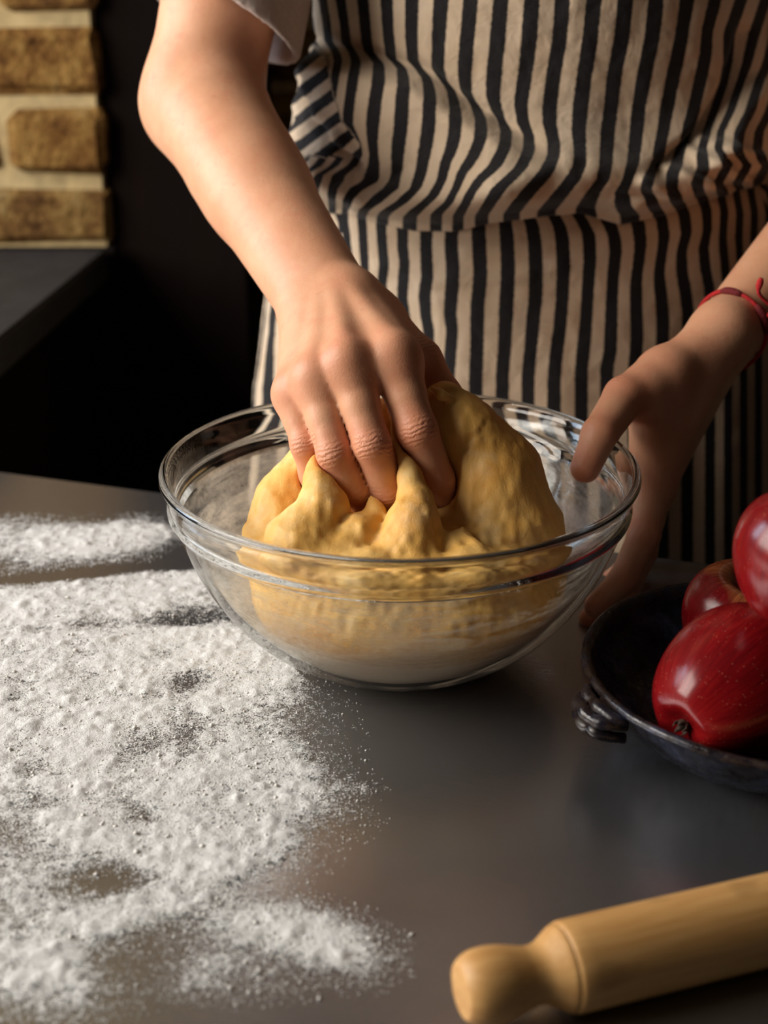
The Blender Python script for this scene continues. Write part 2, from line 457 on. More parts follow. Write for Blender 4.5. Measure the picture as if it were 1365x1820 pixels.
# wall with the window the daylight comes through
wy0, wy1, wz0, wz1 = -.10, 1.50, 1.08, 2.36
bm = bmesh.new()
for lo, hi in (((XL-.12, YF, 0), (XL, wy0, ZC)), ((XL-.12, wy1, 0), (XL, YB, ZC)), ((XL-.12, wy0, 0), (XL, wy1, wz0)), ((XL-.12, wy0, wz1), (XL, wy1, ZC))):
    r = bmesh.ops.create_cube(bm, size=1)
    for v in r['verts']: v.co = Vector([lo[i] + (v.co[i]+.5)*(hi[i]-lo[i]) for i in range(3)])
tag(mesh_bm('wall_left', bm, M['paint']), kind='structure')
win = tag(empty('window_1', (XL-.02, .55, wz0)), kind='structure')
def wpart(name, lo, hi, mat):
    o = box(name, lo, hi, mat, win); o.matrix_parent_inverse = Matrix.Translation(-Vector(win.location)); return o
for a, b in ((wy0, wy0+.04), (1.04, 1.08), (wy1-.04, wy1)): wpart('window_frame', (XL-.05, a, wz0), (XL+.0, b, wz1), M['whitepaint'])
for a, b in ((wz0, wz0+.04), (wz1-.04, wz1)): wpart('window_frame', (XL-.05, wy0+.04, a), (XL+.0, wy1-.04, b), M['whitepaint'])
wpart('window_sill', (XL-.02, wy0-.05, wz0-.03), (XL+.12, wy1+.05, wz0), M['whitepaint'])

# ---- brick walls: mortar bed plus single bricks
PITCHB, BH = .0810, .0650
brick_meshes = []
for L in (.215, .1025):
    for k in range(4):
        bm = bmesh.new(); bmesh.ops.create_cube(bm, size=1)
        for v in bm.verts: v.co = Vector((v.co.x*L, v.co.y*.10, v.co.z*BH))
        bmesh.ops.bevel(bm, geom=bm.edges[:], offset=.009, segments=1, affect='EDGES')
        for v in bm.verts: v.co += Vector([random.uniform(-.0038, .0038) for _ in range(3)])
        me = bpy.data.meshes.new('brick'); bm.to_mesh(me); bm.free(); me.materials.append(M['brick']); brick_meshes.append(me)
def brick_wall(parent, x0, x1, yface, z0, z1, zshift=0.0):
    """bricks laid from x1 leftward; outer face about yface, looking toward -y"""
    nz = int((z1-z0)/PITCHB)
    for j in range(nz):
        z = z0 + (j+.5)*PITCHB + zshift; x = x1; first = True; k = j % 2
        while x - .1025 > x0 - 1e-6:
            if first and k: L = .1025
            else: L = .215
            if x - L < x0 - 1e-6: L = .1025
            if x - L < x0 - 1e-6: break
            me = random.choice(brick_meshes[:4] if L > .2 else brick_meshes[4:])
            o = bpy.data.objects.new('brick', me); link(o, parent)
            o.location = (x-L/2, yface+.05+random.uniform(-.004, .003), z)
            o.rotation_euler = (random.uniform(-.012, .012), random.uniform(-.01, .01), random.uniform(-.012, .012)); o.scale = (random.choice((-1, 1)), 1, 1)
            x -= L + .011; first = False
PYF = 1.55                                                       # face of the projecting chimney pier
pier_x1 = P(186, 200, PYF)[0]; pier_x0 = pier_x1 - .80
ctop = P(90, 438, PYF)[2]                                        # height of the dark worktop below it
pier = tag(box('wall_chimney_pier', (pier_x0, PYF+.008, 0), (pier_x1-.010, YB, ZC), M['mortar']), kind='structure')
zc0 = P(90, 180, PYF)[2] - PITCHB*.5                             # brick courses follow the joints in view
zlow = zc0 - PITCHB*2 + PITCHB*.5
brick_wall(pier, pier_x0, pier_x1, PYF, zc0 + PITCHB*.5 - 2*PITCHB, zc0 + PITCHB*.5 + 8*PITCHB)
back = tag(box('wall_back', (XL-.12, YB+.012, 0), (XR+.12, YB+.13, ZC), M['mortar']), kind='structure')
brick_wall(back, -.26, 1.25, YB, .84, 1.84)
tag(box('trim_2', (pier_x0, PYF-.012, 0), (pier_x1+.002, PYF+.006, ctop-.001), M['darkwood'], None, .002, 1), kind='structure')
# dark timber post boxed in beside the pier
post = tag(box('trim_1', (pier_x1-.006, PYF+.02, 0), (P(436, 300, PYF+.02)[0], YB, ZC), M['darkwood'], None, .004, 1), kind='structure')

# ---- dark counter under the brick pier
cA = T(189, 446, ctop); cB = T(-60, 650, ctop); cA[1] = PYF-.014
cnt = empty('kitchen_counter', (cA[0]-.4, 1.34, 0)); tag(cnt, 'dark kitchen counter with a black stone top standing against the brick pier', 'counter')
cdir = (cB-cA)/np.linalg.norm(cB-cA)
def slab(name, ins, z0, z1, mat, bev):
    c2 = cA + cdir*(.46-ins)
    poly = [(cA[0]-ins, cA[1]), (c2[0]-ins, c2[1]), (-1.15, c2[1]), (-1.15, cA[1])]
    bm = bmesh.new(); lo = [bm.verts.new((x, y, z0)) for x, y in poly]; f = bm.faces.new(lo)
    r = bmesh.ops.extrude_face_region(bm, geom=[f])
    for v in r['geom']:
        if isinstance(v, bmesh.types.BMVert): v.co.z = z1
    bmesh.ops.recalc_face_normals(bm, faces=bm.faces[:])
    if bev: bmesh.ops.bevel(bm, geom=bm.edges[:], offset=bev, segments=2, affect='EDGES')
    o = mesh_bm(name, bm, mat, cnt); o.matrix_parent_inverse = Matrix.Translation(-Vector(cnt.location)); return o
slab('worktop', 0, ctop-.034, ctop, M['slate'], .003)
slab('base_cabinet', .025, .08, ctop-.034, M['darkwood'], .002)
slab('plinth', .06, 0, .08, M['darkwood'], 0)

# ------------------------------------------------------------------ steel work table
eA, eB = T(0, 836), T(285, 873)
ed = (eB-eA)/np.linalg.norm(eB-eA); en = np.array([-ed[1], ed[0], 0])          # along the far edge; pointing away
ang = math.atan2(ed[1], ed[0])
tbl = empty('work_table', (eA[0]+ed[0]*.70-en[0]*.6, eA[1]+ed[1]*.70-en[1]*.6, 0)); tbl.rotation_euler = (0, 0, ang)
tag(tbl, 'brushed stainless steel work table carrying the mixing bowl and flour', 'table')
TL, TD = .85, .60                                                                # half sizes; far edge at local y=+.60
top = box('tabletop', (-TL, -TD, TABLE-.04), (TL, TD, TABLE), M['steel'], tbl, .004, 3)
for sx in (-1, 1):
    for sy in (-1, 1):
        V, q = tube([(sx*(TL-.06), sy*(TD-.06), 0), (sx*(TL-.06), sy*(TD-.06), TABLE-.04)], .02, 14)
        mesh_py('leg', V, q, M['steel'], tbl)
box('undershelf', (-TL+.06, -TD+.06, .25), (TL-.06, TD-.06, .27), M['steel'], tbl, .003, 1)

# ------------------------------------------------------------------ glass bowl
BC = np.array([.0085, .733, TABLE])
outer = spline([(.0, .0), (.030, .0), (.050, .0015), (.066, .008), (.084, .0205), (.100, .038), (.1125, .058), (.1205, .077), (.1245, .0905)], 36)
inner = spline([(.0, .0045), (.030, .0045), (.050, .006), (.066, .0125), (.0815, .0245), (.097, .0415), (.1092, .060), (.1173, .0785), (.1212, .0905)], 36)
ridge_o = [(.1262, .0915), (.1278, .0930), (.1280, .0948), (.1268, .0962), (.1272, .099), (.1296, .109), (.1308, .1105), (.1316, .1122), (.1312, .1140), (.1298, .1149), (.1278, .1147), (.1266, .1135)]
ridge_i = [(.1255, .109), (.1236, .099), (.1222, .0935), (.1212, .0905)]
bowl = empty('mixing_bowl', BC); tag(bowl, 'large clear glass mixing bowl smeared with flour, holding the dough', 'bowl')
V, q = lathe(np.vstack([outer, [(.1252, .0909)]]), 128)
prof = np.vstack([outer, ridge_o, ridge_i[:-1], inner[::-1]])
V, q = lathe(prof, 144)
bo = mesh_py('bowl_wall', V, q, M['gwall'], bowl)
bo.data.materials.append(M['gthick'])
no = len(outer); nr = no + len(ridge_o) + len(ridge_i)
m_ = len(prof)
for p_ in bo.data.polygons:
    js = [i % m_ for i in p_.vertices]
    if min(js) >= no-1 and max(js) <= nr: p_.material_index = 1
# flour smeared on the inside of the glass
ri = spline([(.012, .0050), (.050, .0065), (.066, .0130), (.0812, .0250), (.0966, .0420), (.1088, .0605), (.1168, .0788), (.1206, .0902)], 40)
V, q = lathe(ri, 144)
z = V[:, 2]; a = np.arctan2(V[:, 1], V[:, 0])
den = .58 + .56*(1-smooth01(z, .020, .058)) - .12*smooth01(z, .060, .080) + .10*np.sin(a*3+1) + .05*np.sin(a*7)
den += .18*smooth01(np.sin(a), .1, .8)*smooth01(z, .04, .07)
mesh_np('flour_residue', V, q, M['residue'], bowl, True, {'cover': den})

# ------------------------------------------------------------------ hands and arms of the person (skeleton points)
def J(px, py, y, r): return P(px, py, y), r
# arm that kneads (left in the picture)
RW = P(588, 552, .800)
RE = P(358, 182, .995)
RS = np.array([-.072, 1.10, 1.425])
R_FING = dict(
    index=[J(700, 640, .735, .0128), J(742, 765, .714, .0107), J(776, 852, .718, .0096), J(796, 905, .728, .0080)],
    middle=[J(618, 650, .729, .0128), J(661, 790, .706, .0100), J(690, 872, .711, .0090), J(706, 925, .722, .0075)],
    ring=[J(561, 676, .731, .0120), J(594, 806, .708, .0093), J(632, 872, .712, .0084), J(660, 915, .722, .0070)],
    little=[J(524, 702, .740, .0110), J(544, 790, .722, .0084), J(556, 842, .724, .0074), J(562, 882, .730, .0062)],
    thumb=[J(668, 575, .800, .0150), J(745, 645, .772, .0130), J(788, 705, .765, .0108), J(808, 765, .755, .0085)],
)
def hand_sdf(p, wrist, wr, fing, side, arm_pts, arm_rs, extra=()):
    """palm + five fingers + tapering arm"""
    d = chain(p, arm_pts + [wrist], arm_rs + [wr*1.02], .006)
    wv = side/np.linalg.norm(side)
    for s_ in (-1, 1):
        d = smin(d, rcone(p, arm_pts[1]*.8 + arm_pts[0]*.2 + wv*s_*.003, wrist + wv*s_*.010, arm_rs[1]*.92, wr), .010)
    names = ['index', 'middle', 'ring', 'little']
    palm = d
    for i, nme in enumerate(names):
        off = wv*(.0135 - i*.009)
        palm = smin(palm, rcone(p, wrist + off, fing[nme][0][0], wr*.92, fing[nme][0][1]), .011)
    palm = smin(palm, rcone(p, wrist + wv*.012, fing['thumb'][0][0], wr*.9, fing['thumb'][0][1]), .012)
    for e in extra: palm = smin(palm, rcone(p, *e), .012)
    res = palm
    for nme, c in fing.items():
        pts = [x[0] for x in c]; rs = [x[1] for x in c]
        pm = (pts[0]+pts[1])/2
        pts2 = [pts[0], pm] + pts[1:]; rs2 = [rs[0], (rs[0]+rs[1])/2*.93] + rs[1:]
        fd = chain(p, pts2, rs2, .003)
        res = np.minimum(res, smin(palm, fd, .009))
    return res
r_side = (R_FING['index'][0][0]-R_FING['little'][0][0])
RM = RE + (RW-RE)*.62
r_arm_pts = [RS, RE, RM]
r_arm_rs = [.050, .0425, .034]
def right_arm(p):
    d = hand_sdf(p, RW, .0175, R_FING, r_side, [RE, RE+(RW-RE)*.45], [.036, .0318], extra=(
        (P(668, 575, .800), R_FING['index'][0][0], .014, .011), (P(735, 640, .775), P(700, 660, .745), .011, .010)))
    d = smin(d, chain(p, [RS, RS+(RE-RS)*.5, RE], [.047, .042, .0375], .02), .022)
    d = smin(d, rcone(p, RE+(RW-RE)*.14+np.array([.0, -.003, .005]), RE+(RW-RE)*.50, .0362, .0300), .012)
    for nme, w0 in (('index', .010), ('middle', .003), ('ring', -.004), ('little', -.010)):      # knuckles and tendons
        m = R_FING[nme][0][0]; r0 = R_FING[nme][0][1]; wv = r_side/np.linalg.norm(r_side); upv = np.array([-.05, -.35, .93])
        kn = ellip(p, m+upv*(r0*.42), (.0088, .0088, .0088))
        d = smin(d, kn, .006)
        d = smin(d, rcone(p, RW+wv*w0+upv*.0135, m+upv*(r0*.72), .0040, .0036), .006)
    return d
# arm that steadies the bowl (right in the picture)
LW = P(1284, 598, .862)
LE = P(1640, 250, 1.045)
LS = np.array([.302, 1.12, 1.425])
L_FING = dict(
    thumb=[J(1180, 668, .822, .0150), J(1110, 706, .800, .0124), J(1066, 772, .770, .0104), J(1040, 832, .757, .0086)],
    index=[J(1160, 850, .806, .0122), J(1145, 950, .778, .0096), J(1108, 1030, .758, .0085), J(1060, 1078, .748, .0072)],
    middle=[J(1165, 862, .830, .0118), J(1140, 980, .800, .0096), J(1105, 1065, .775, .0085), J(1050, 1100, .765, .0072)],
    ring=[J(1165, 872, .850, .0112), J(1135, 975, .828, .0090), J(1100, 1050, .806, .0080), J(1050, 1080, .795, .0068)],
    little=[J(1165, 875, .868, .0100), J(1140, 955, .852, .0080), J(1110, 1015, .840, .0072), J(1070, 1040, .83, .006)],
)
l_side = (L_FING['index'][0][0]-L_FING['little'][0][0])
def left_arm(p):
    d = hand_sdf(p, LW, .0170, L_FING, l_side, [LE, LE+(LW-LE)*.5], [.041, .036], extra=(
        (L_FING['thumb'][0][0], L_FING['index'][0][0], .013, .012), (P(1140, 700, .808), P(1160, 800, .81), .010, .011)))
    d = smin(d, chain(p, [LS, LS+(LE-LS)*.5, LE], [.052, .047, .043], .02), .03)
    return d
def skin_attrs(V, fings):
    flush = np.zeros(len(V)); along = np.zeros(len(V)); crease = np.zeros(len(V))
    for fing in fings:
        for nme, c in fing.items():
            pts = [x[0] for x in c]; rs = [x[1] for x in c]
            for j in (0, 1, 2, 3):
                dd = np.linalg.norm(V-pts[j], axis=1); wgt = np.exp(-(dd/(rs[j]*1.45))**4)
                flush = np.maximum(flush, wgt*(.50, .75, .50, .85)[j])
                if j in (1, 2):
                    ax = pts[j+1]-pts[j-1]; ax /= np.linalg.norm(ax)
                    dors = (pts[1]-pts[0])/np.linalg.norm(pts[1]-pts[0]) - (pts[2]-pts[1])/np.linalg.norm(pts[2]-pts[1]); dors = dors-ax*(dors@ax); dors /= np.linalg.norm(dors)
                    dc = ((V-pts[j])@dors)/rs[j]; da = ((V-pts[j])@ax)/rs[j]
                    cw = np.exp(-(da/.55)**2)*smooth01(dc, .25, .95)*(dd < rs[j]*2.2)*(1.0 if j == 1 else .35); m = cw > crease
                    along[m] = ((V-pts[j])@ax)[m]; crease[m] = cw[m]
    return flush, along, crease

# ------------------------------------------------------------------ person
CX, CY = .115, 1.13
person = empty('person', (CX, CY, 0))
tag(person, 'person in a striped apron and white t-shirt kneading dough with one hand, steadying the bowl', 'person')
pinv = Matrix.Translation(-Vector(person.location))
def pchild(o, parent=None):
    o.parent = parent or person
    if parent is None: o.matrix_parent_inverse = pinv
    return o
HIPZ = .93
def core(p):
    d = ellip(p, (CX, CY+.005, 1.30), (.158, .098, .19))
    d = smin(d, ellip(p, (CX, CY+.005, 1.09), (.138, .092, .16)), .08)
    d = smin(d, ellip(p, (CX, CY+.02, .93), (.172, .110, .13)), .08)
    d = smin(d, rcone(p, RS+np.array([.02, 0, 0]), LS-np.array([.02, 0, 0]), .052, .052), .05)
    d = smin(d, rcone(p, (CX, CY+.015, 1.40), (CX, CY, 1.53), .055, .048), .04)
    return d
def legs(p, g=0.0):
    d = None
    for s_ in (-1, 1):
        e = chain(p, [np.array([CX+s_*.085, CY+.02, .90]), np.array([CX+s_*.09, CY+.01, .48]), np.array([CX+s_*.095, CY+.03, .10])], [.085+g, .056+g, .040+g], .02)
        e = smin(e, rcone(p, (CX+s_*.095, CY+.04, .045), (CX+s_*.105, CY-.10, .03), .035, .028), .03)
        d = e if d is None else np.minimum(d, e)
    return d
def head(p):
    hc = np.array([CX-.005, CY-.035, 1.635])
    d = ellip(p, hc+[0, .015, .02], (.074, .095, .095))
    d = smin(d, ellip(p, hc+[0, -.03, -.055], (.052, .062, .062)), .04)
    d = smin(d, rcone(p, hc+[0, -.082, .01], hc+[0, -.103, -.022], .008, .012), .012)          # nose
    for s_ in (-1, 1):
        d = smax(d, -ellip(p, hc+[s_*.032, -.098, .012], (.020, .018, .012)), .012)             # eye sockets
        d = smin(d, ellip(p, hc+[s_*.032, -.074, .012], (.0125, .0125, .0125)), .003)
        d = smin(d, ellip(p, hc+[s_*.074, .012, -.005], (.010, .020, .032)), .006)              # ears
    d = smin(d, ellip(p, hc+[0, -.086, -.060], (.022, .010, .006)), .006)
    d = smin(d, ellip(p, hc+[0, -.085, -.070], (.019, .010, .006)), .004)
    return d
def coarse_body(p):
    d = smin(core(p), legs(p), .05)
    d = smin(d, head(p), .02)
    d = smin(d, chain(p, [RS, RS+(RE-RS)*.42], [.052, .048], .02), .03)
    d = smin(d, chain(p, [LS, LS+(LE-LS)*.42], [.052, .048], .02), .03)
    return d
V1, Q1 = nets(right_arm, (-.20, .68, .955), (.06, 1.19, 1.49), .0014)
V2, Q2 = nets(left_arm, (.07, .70, .88), (.50, 1.20, 1.49), .0016)
V3, Q3 = nets(coarse_body, (-.16, .93, -.01), (.40, 1.33, 1.77), .008, B=4, slack=.02)
keep = lambda V, Q, z: Q[(V[Q].mean(1)[:, 2] < z)]
V1s = V1; V = np.vstack([V1, V2, V3]); Q = np.concatenate([Q1, Q2+len(V1), Q3+len(V1)+len(V2)])
fl, al, cr = skin_attrs(V, (R_FING, L_FING))
body = pchild(mesh_np('body', V, Q, M['skin'], None, True, {'flush': fl, 'along': al, 'crease': cr}))
# thumb nail of the steadying hand
tp = [x[0] for x in L_FING['thumb']]; axn = tp[3]-tp[2]; axn /= np.linalg.norm(axn)
# hair
hc = np.array([CX-.005, CY-.035, 1.635])
def hair(p):
    d = ellip(p, hc+[0, .028, .032], (.083, .098, .096))
    d = smax(d, -ellip(p, hc+[0, -.10, -.03], (.075, .085, .115)), .01)
    d = smax(d, (hc[2]-.07)-p[:, 2], .01)
    return smin(d, ellip(p, hc+[0, .135, .03], (.045, .04, .045)), .015)
V, Q = nets(hair, hc-.2, hc+.25, .008, B=4, slack=.02); pchild(mesh_np('hair', V, Q, M['hair']))
# t-shirt: torso shell plus loose sleeves
def shirt(p):
    d = core(p)-.008
    d = smax(d, p[:, 2]-1.465, .006)
    for S, E, tilt in ((RS, RE, np.array([.62, -.1, -.0])), (LS, LE, np.array([-.6, -.1, 0]))):
        ax = (E-S)/np.linalg.norm(E-S); L = np.linalg.norm(E-S)
        s_ = rcone(p, S-ax*.02, S+ax*L*.98, .0615, .0595)
        cutn = ax + tilt*.0
        s_ = smax(s_, (p-(S+ax*L*(.835)))@ax - .30*((p-S)@np.array([np.sign(tilt[0]), 0, 0])), .003)
        d = smin(d, s_, .02)
    return d
def shirt_shell(p):
    d = shirt(p)
    inn = None
    for S, E in ((RS, RE), (LS, LE)):
        ax = (E-S)/np.linalg.norm(E-S)
        e = rcone(p, S+ax*.05, E+ax*.03, .0540, .0520); inn = e if inn is None else np.minimum(inn, e)
    return smax(d, -inn, .002)
V, Q = nets(shirt_shell, (-.19, .96, .86), (.46, 1.30, 1.50), .003, slack=.01)
shirt_o = pchild(mesh_np('t_shirt', V, Q, M['tshirt'])); md = shirt_o.modifiers.new('smooth', 'SMOOTH'); md.factor = .5; md.iterations = 6
def trs(p):
    d = smin(legs(p, .014), ellip(p, (CX, CY+.02, .93), (.184, .120, .135)), .05)
    d = smax(d, p[:, 2]-1.00, .006); return smax(d, .09-p[:, 2], .004)
V, Q = nets(trs, (-.12, .93, .05), (.36, 1.32, 1.05), .009, B=4, slack=.02); pchild(mesh_np('trousers', V, Q, M['trousers']))
for s_ in (-1, 1):
    def shoe(p):
        e = rcone(p, (CX+s_*.095, CY+.045, .046), (CX+s_*.105, CY-.115, .037), .044, .036)
        e = smin(e, rcone(p, (CX+s_*.095, CY+.035, .05), (CX+s_*.095, CY+.03, .12), .044, .047), .02)
        return smax(smax(e, .001-p[:, 2], .004), p[:, 2]-.125, .003)
    V, Q = nets(shoe, (CX+s_*.10-.09, .9, -.02), (CX+s_*.10+.09, 1.30, .16), .005, B=4, slack=.02); pchild(mesh_np('shoe', V, Q, M['leather']))

# ---- apron: stripes follow the cloth as traced, folds are relief
def zz(x0, y0, *pts): return [(x0 + a/2.967, y0 + b/2.967) for a, b in pts]
A1, A2, A3, A4 = (480, 0), (905, 0), (480, 340), (905, 340)
UP = [
 zz(*A1, (375, 0), (395, 120), (405, 220), (440, 290), (450, 330), (430, 450), (415, 560), (410, 650), (465, 750), (478, 815), (430, 880), (350, 930), (330, 1000), (335, 1128)),
 zz(*A1, (495, 0), (510, 180), (525, 280), (575, 340), (575, 450), (555, 550), (545, 640), (535, 740), (550, 860), (552, 930), (540, 960), (450, 1000), (402, 1050), (395, 1128)),
 zz(*A1, (618, 0), (630, 180), (645, 310), (700, 370), (705, 450), (700, 560), (690, 700), (675, 800), (670, 900), (650, 1000), (560, 1060), (490, 1100), (485, 1128)),
 zz(*A1, (750, 0), (745, 180), (755, 310), (790, 375), (830, 420), (845, 520), (842, 640), (825, 780), (805, 900), (770, 1000), (700, 1060), (610, 1110), (590, 1135)),
 zz(*A1, (905, 0), (893, 200), (885, 350), (910, 420), (955, 480), (975, 580), (980, 680), (965, 780), (930, 860), (915, 950), (870, 1030), (790, 1090), (740, 1135)),
 zz(*A1, (1060, 0), (1040, 200), (1025, 380), (1030, 480), (1075, 550), (1110, 640), (1110, 740), (1070, 830), (1010, 920), (985, 1000), (950, 1060), (880, 1120)),
 zz(*A1, (1218, 0), (1200, 200), (1180, 400), (1175, 520), (1215, 620), (1245, 700), (1235, 790), (1190, 880), (1100, 960), (1050, 1030), (1010, 1100), (990, 1135)),
 zz(*A2, (120, 0), (108, 200), (85, 400), (60, 560), (70, 640), (105, 720), (100, 800), (60, 890), (0, 950), (-61, 1000), (-111, 1070), (-151, 1128)),
 zz(*A2, (280, 0), (265, 200), (230, 400), (210, 560), (210, 660), (235, 760), (235, 830), (190, 910), (110, 990), (50, 1060), (10, 1115)),
 zz(*A2, (445, 0), (425, 200), (395, 400), (375, 560), (365, 700), (370, 800), (370, 880), (330, 950), (250, 1040), (190, 1105)),
 zz(*A2, (610, 0), (590, 200), (550, 400), (535, 560), (515, 700), (505, 860), (495, 940), (450, 1000), (420, 1050), (400, 1090)),
 zz(*A2, (770, 0), (750, 200), (710, 400), (680, 560), (670, 700), (655, 860), (620, 960), (590, 1010), (610, 1080), (650, 1128)),
 zz(*A2, (935, 0), (905, 200), (860, 400), (830, 560), (805, 720), (780, 840), (740, 920), (720, 990), (750, 1060), (790, 1128)),
 zz(*A2, (1080, 0), (1040, 160), (1035, 280), (1005, 420), (970, 580), (930, 720), (890, 830), (860, 920), (850, 990), (880, 1050), (920, 1128)),
 zz(*A2, (1215, 0), (1150, 180), (1150, 330), (1130, 450), (1085, 590), (1040, 730), (1020, 800), (1030, 880), (990, 960), (1010, 1030), (1050, 1100)),
 zz(*A2, (1345, 0), (1290, 180), (1250, 330), (1210, 450), (1165, 590), (1110, 700), (1100, 790), (1150, 870), (1100, 960), (1140, 1050), (1160, 1120)),
]
LOW = [
 zz(*A3, (325, 40), (335, 150), (335, 260), (345, 420), (330, 800)),
 zz(*A3, (398, 40), (395, 150), (410, 260), (430, 400), (440, 700)),
 zz(*A3, (485, 60), (490, 180), (495, 300), (500, 400), (510, 700)),
 zz(*A3, (585, 100), (590, 230), (600, 340), (605, 390), (590, 480), (595, 560), (620, 800)),
 zz(*A3, (700, 150), (700, 290), (710, 370), (705, 470), (700, 560), (715, 660), (735, 800)),
 zz(*A3, (830, 150), (825, 250), (825, 380), (830, 450), (815, 540), (820, 640), (840, 740), (835, 830)),
 zz(*A3, (965, 150), (955, 270), (965, 400), (960, 520), (950, 640), (960, 740), (950, 850), (940, 970)),
 zz(*A3, (1105, 150), (1100, 200), (1105, 320), (1110, 450), (1095, 580), (1090, 720), (1090, 850), (1085, 970)),
 zz(*A3, (1235, 100), (1240, 150), (1250, 250), (1255, 400), (1250, 520), (1245, 650), (1240, 800), (1225, 970)),
 zz(*A4, (80, 90), (120, 180), (135, 270), (140, 400), (140, 540), (125, 680), (115, 800), (100, 970)),
 zz(*A4, (215, 90), (265, 180), (280, 260), (285, 400), (280, 560), (270, 700), (250, 830), (235, 980)),
 zz(*A4, (335, 90), (390, 170), (420, 230), (425, 370), (415, 500), (405, 640), (395, 780), (380, 950)),
 zz(*A4, (470, 60), (510, 150), (550, 230), (560, 320), (545, 440), (540, 580), (535, 720), (530, 850), (510, 930)),
 zz(*A4, (630, 60), (680, 170), (690, 280), (680, 380), (665, 480), (665, 620), (670, 760), (660, 950)),
 zz(*A4, (760, 40), (800, 150), (815, 240), (800, 340), (785, 430), (800, 580), (808, 700), (800, 900)),
 zz(*A4, (880, 20), (920, 130), (930, 220), (900, 330), (905, 430), (930, 560), (940, 640), (935, 900)),
 zz(*A4, (1000, 0), (1040, 100), (1045, 200), (1020, 300), (1035, 420), (1055, 500), (1060, 800)),
 zz(*A4, (1110, 0), (1130, 100), (1120, 240), (1135, 400), (1150, 700)),
 zz(*A4, (1190, 0), (1210, 120), (1205, 260), (1215, 400), (1230, 700)),
]
def stripe_field(lines, x, y, left, right):
    X = np.stack([np.interp(y, [b for a, b in L], [a for a, b in L]) for L in lines], 1)
    X = np.maximum.accumulate(X + np.arange(X.shape[1])*1e-3, axis=1)
    K = X.shape[1]
    c = (X <= x[:, None]).sum(1); i = np.clip(c-1, 0, K-2); r = np.arange(len(x))
    s = i + (x-X[r, i])/np.maximum(X[r, i+1]-X[r, i], 4)
    s = np.where(c == 0, (x-X[:, 0])/left, s)
    return np.where(c == K, K-1 + (x-X[:, -1])/right, s)
def torso_pt(th, zv, hx, hy, off):
    sx = np.sin(th); cc = np.cos(th)
    ex = np.sign(sx)*np.abs(sx)**1.0; ey = np.sign(cc)*np.abs(cc)**1.10
    return np.stack([CX + (hx+off)*ex, CY - (hy+off)*ey, zv], -1)
zt = [.40, .70, .93, 1.00, 1.07, 1.12, 1.17, 1.22, 1.30, 1.42]
hx_s = np.array([.235, .230, .218, .208, .196, .190, .180, .172, .168, .168])
hy_s = np.array([.165, .160, .150, .145, .138, .134, .132, .136, .142, .135])
hx_b = np.array([.230, .225, .212, .204, .192, .184, .176, .168, .163, .160])
def ridge(px, py, line, width, h, soft=1.0):
    """smooth ridge along a pixel polyline (relief height in metres)"""
    d2 = np.full(len(px), 1e9)
    L = np.asarray(line, float)
    for a, b in zip(L[:-1], L[1:]):
        ab = b-a; t = np.clip(((px-a[0])*ab[0]+(py-a[1])*ab[1])/(ab@ab), 0, 1)
        d2 = np.minimum(d2, (px-a[0]-t*ab[0])**2+(py-a[1]-t*ab[1])**2)
    return h*np.exp(-d2/(width*width))
LIPX = [430, 520, 590, 650, 720, 800, 880, 950, 1040, 1120, 1200, 1280, 1365, 1500]
LIPY = [372, 366, 372, 388, 402, 404, 386, 378, 372, 392, 376, 350, 322, 300]
def grid_faces(nu, nv):
    i, j = np.meshgrid(np.arange(nu-1), np.arange(nv-1), indexing='ij')
    b = (i*nv+j).ravel(); return np.stack([b, b+nv, b+nv+1, b+1], 1)
apron = pchild(bpy.data.objects.new('apron', None)); COL.objects.link(apron); apron.empty_display_size = .05
# bib, blousing over the waist seam
NU, NV = 330, 200
th = np.linspace(-1.27, 1.62, NU)
base0 = torso_pt(th, np.full(NU, 1.10), np.interp(1.10, zt, hx_b), np.interp(1.10, zt, hy_s), .02)
pxl, _ = project(base0); lipy = np.interp(pxl, LIPX, LIPY)
zlip = np.array([P(a, b, y_)[2] for a, b, y_ in zip(pxl, lipy, base0[:, 1])])
vv = np.concatenate([np.linspace(0, 1, NV-14)**1.15, np.zeros(14)])
TH = np.repeat(th[:, None], NV, 1); hgt = np.zeros((NU, NV))
ztop = 1.40
main = NV-14
hgt[:, :main] = (1-np.linspace(0, 1, main)[None]**.9)*(ztop-zlip)[:, None]
tuck = np.linspace(0, 1, 15)[1:]
Zv = zlip[:, None] + hgt
offs = .006 + .032*np.exp(-((hgt-.020)/.032)**2)*(.55+.45*np.cos(TH*.9+.35)) + 0*TH
offs[:, :main] *= smooth01(hgt[:, :main], -.004, .016)*.75+.25
Zv[:, main:] = (zlip[:, None] - .0035*np.sin(tuck*math.pi)[None] - .002*tuck[None]); 
o0 = offs[:, main-1][:, None]; offs[:, main:] = o0*(1-tuck)[None] + .001*tuck[None]
hxv = np.interp(Zv, zt, hx_b); hyv = np.interp(Zv, zt, hy_s)
G = torso_pt(TH.ravel(), Zv.ravel(), hxv.ravel(), hyv.ravel(), offs.ravel())
px, py = project(G)
F1 = [(545, 80), (600, 92), (650, 106), (700, 122), (750, 135), (790, 160), (830, 190), (870, 215), (905, 240), (945, 262), (1000, 290)]
rel = np.zeros(len(G))
F1x = [a for a, b in F1]; F1y = [b for a, b in F1]
below = py - np.interp(px, F1x, F1y)
lft = 1 - smooth01(px, 880, 1010)
rel += .019*lft*smooth01(below, -8, 26)*(1-smooth01(below, 60, 230))*smooth01(px, 520, 600)
rel -= .005*lft*np.exp(-((below+14)/16)**2)
rel += ridge(px, py, [(560, 320), (640, 350), (740, 345), (840, 345), (920, 320), (1000, 290)], 26, .008)
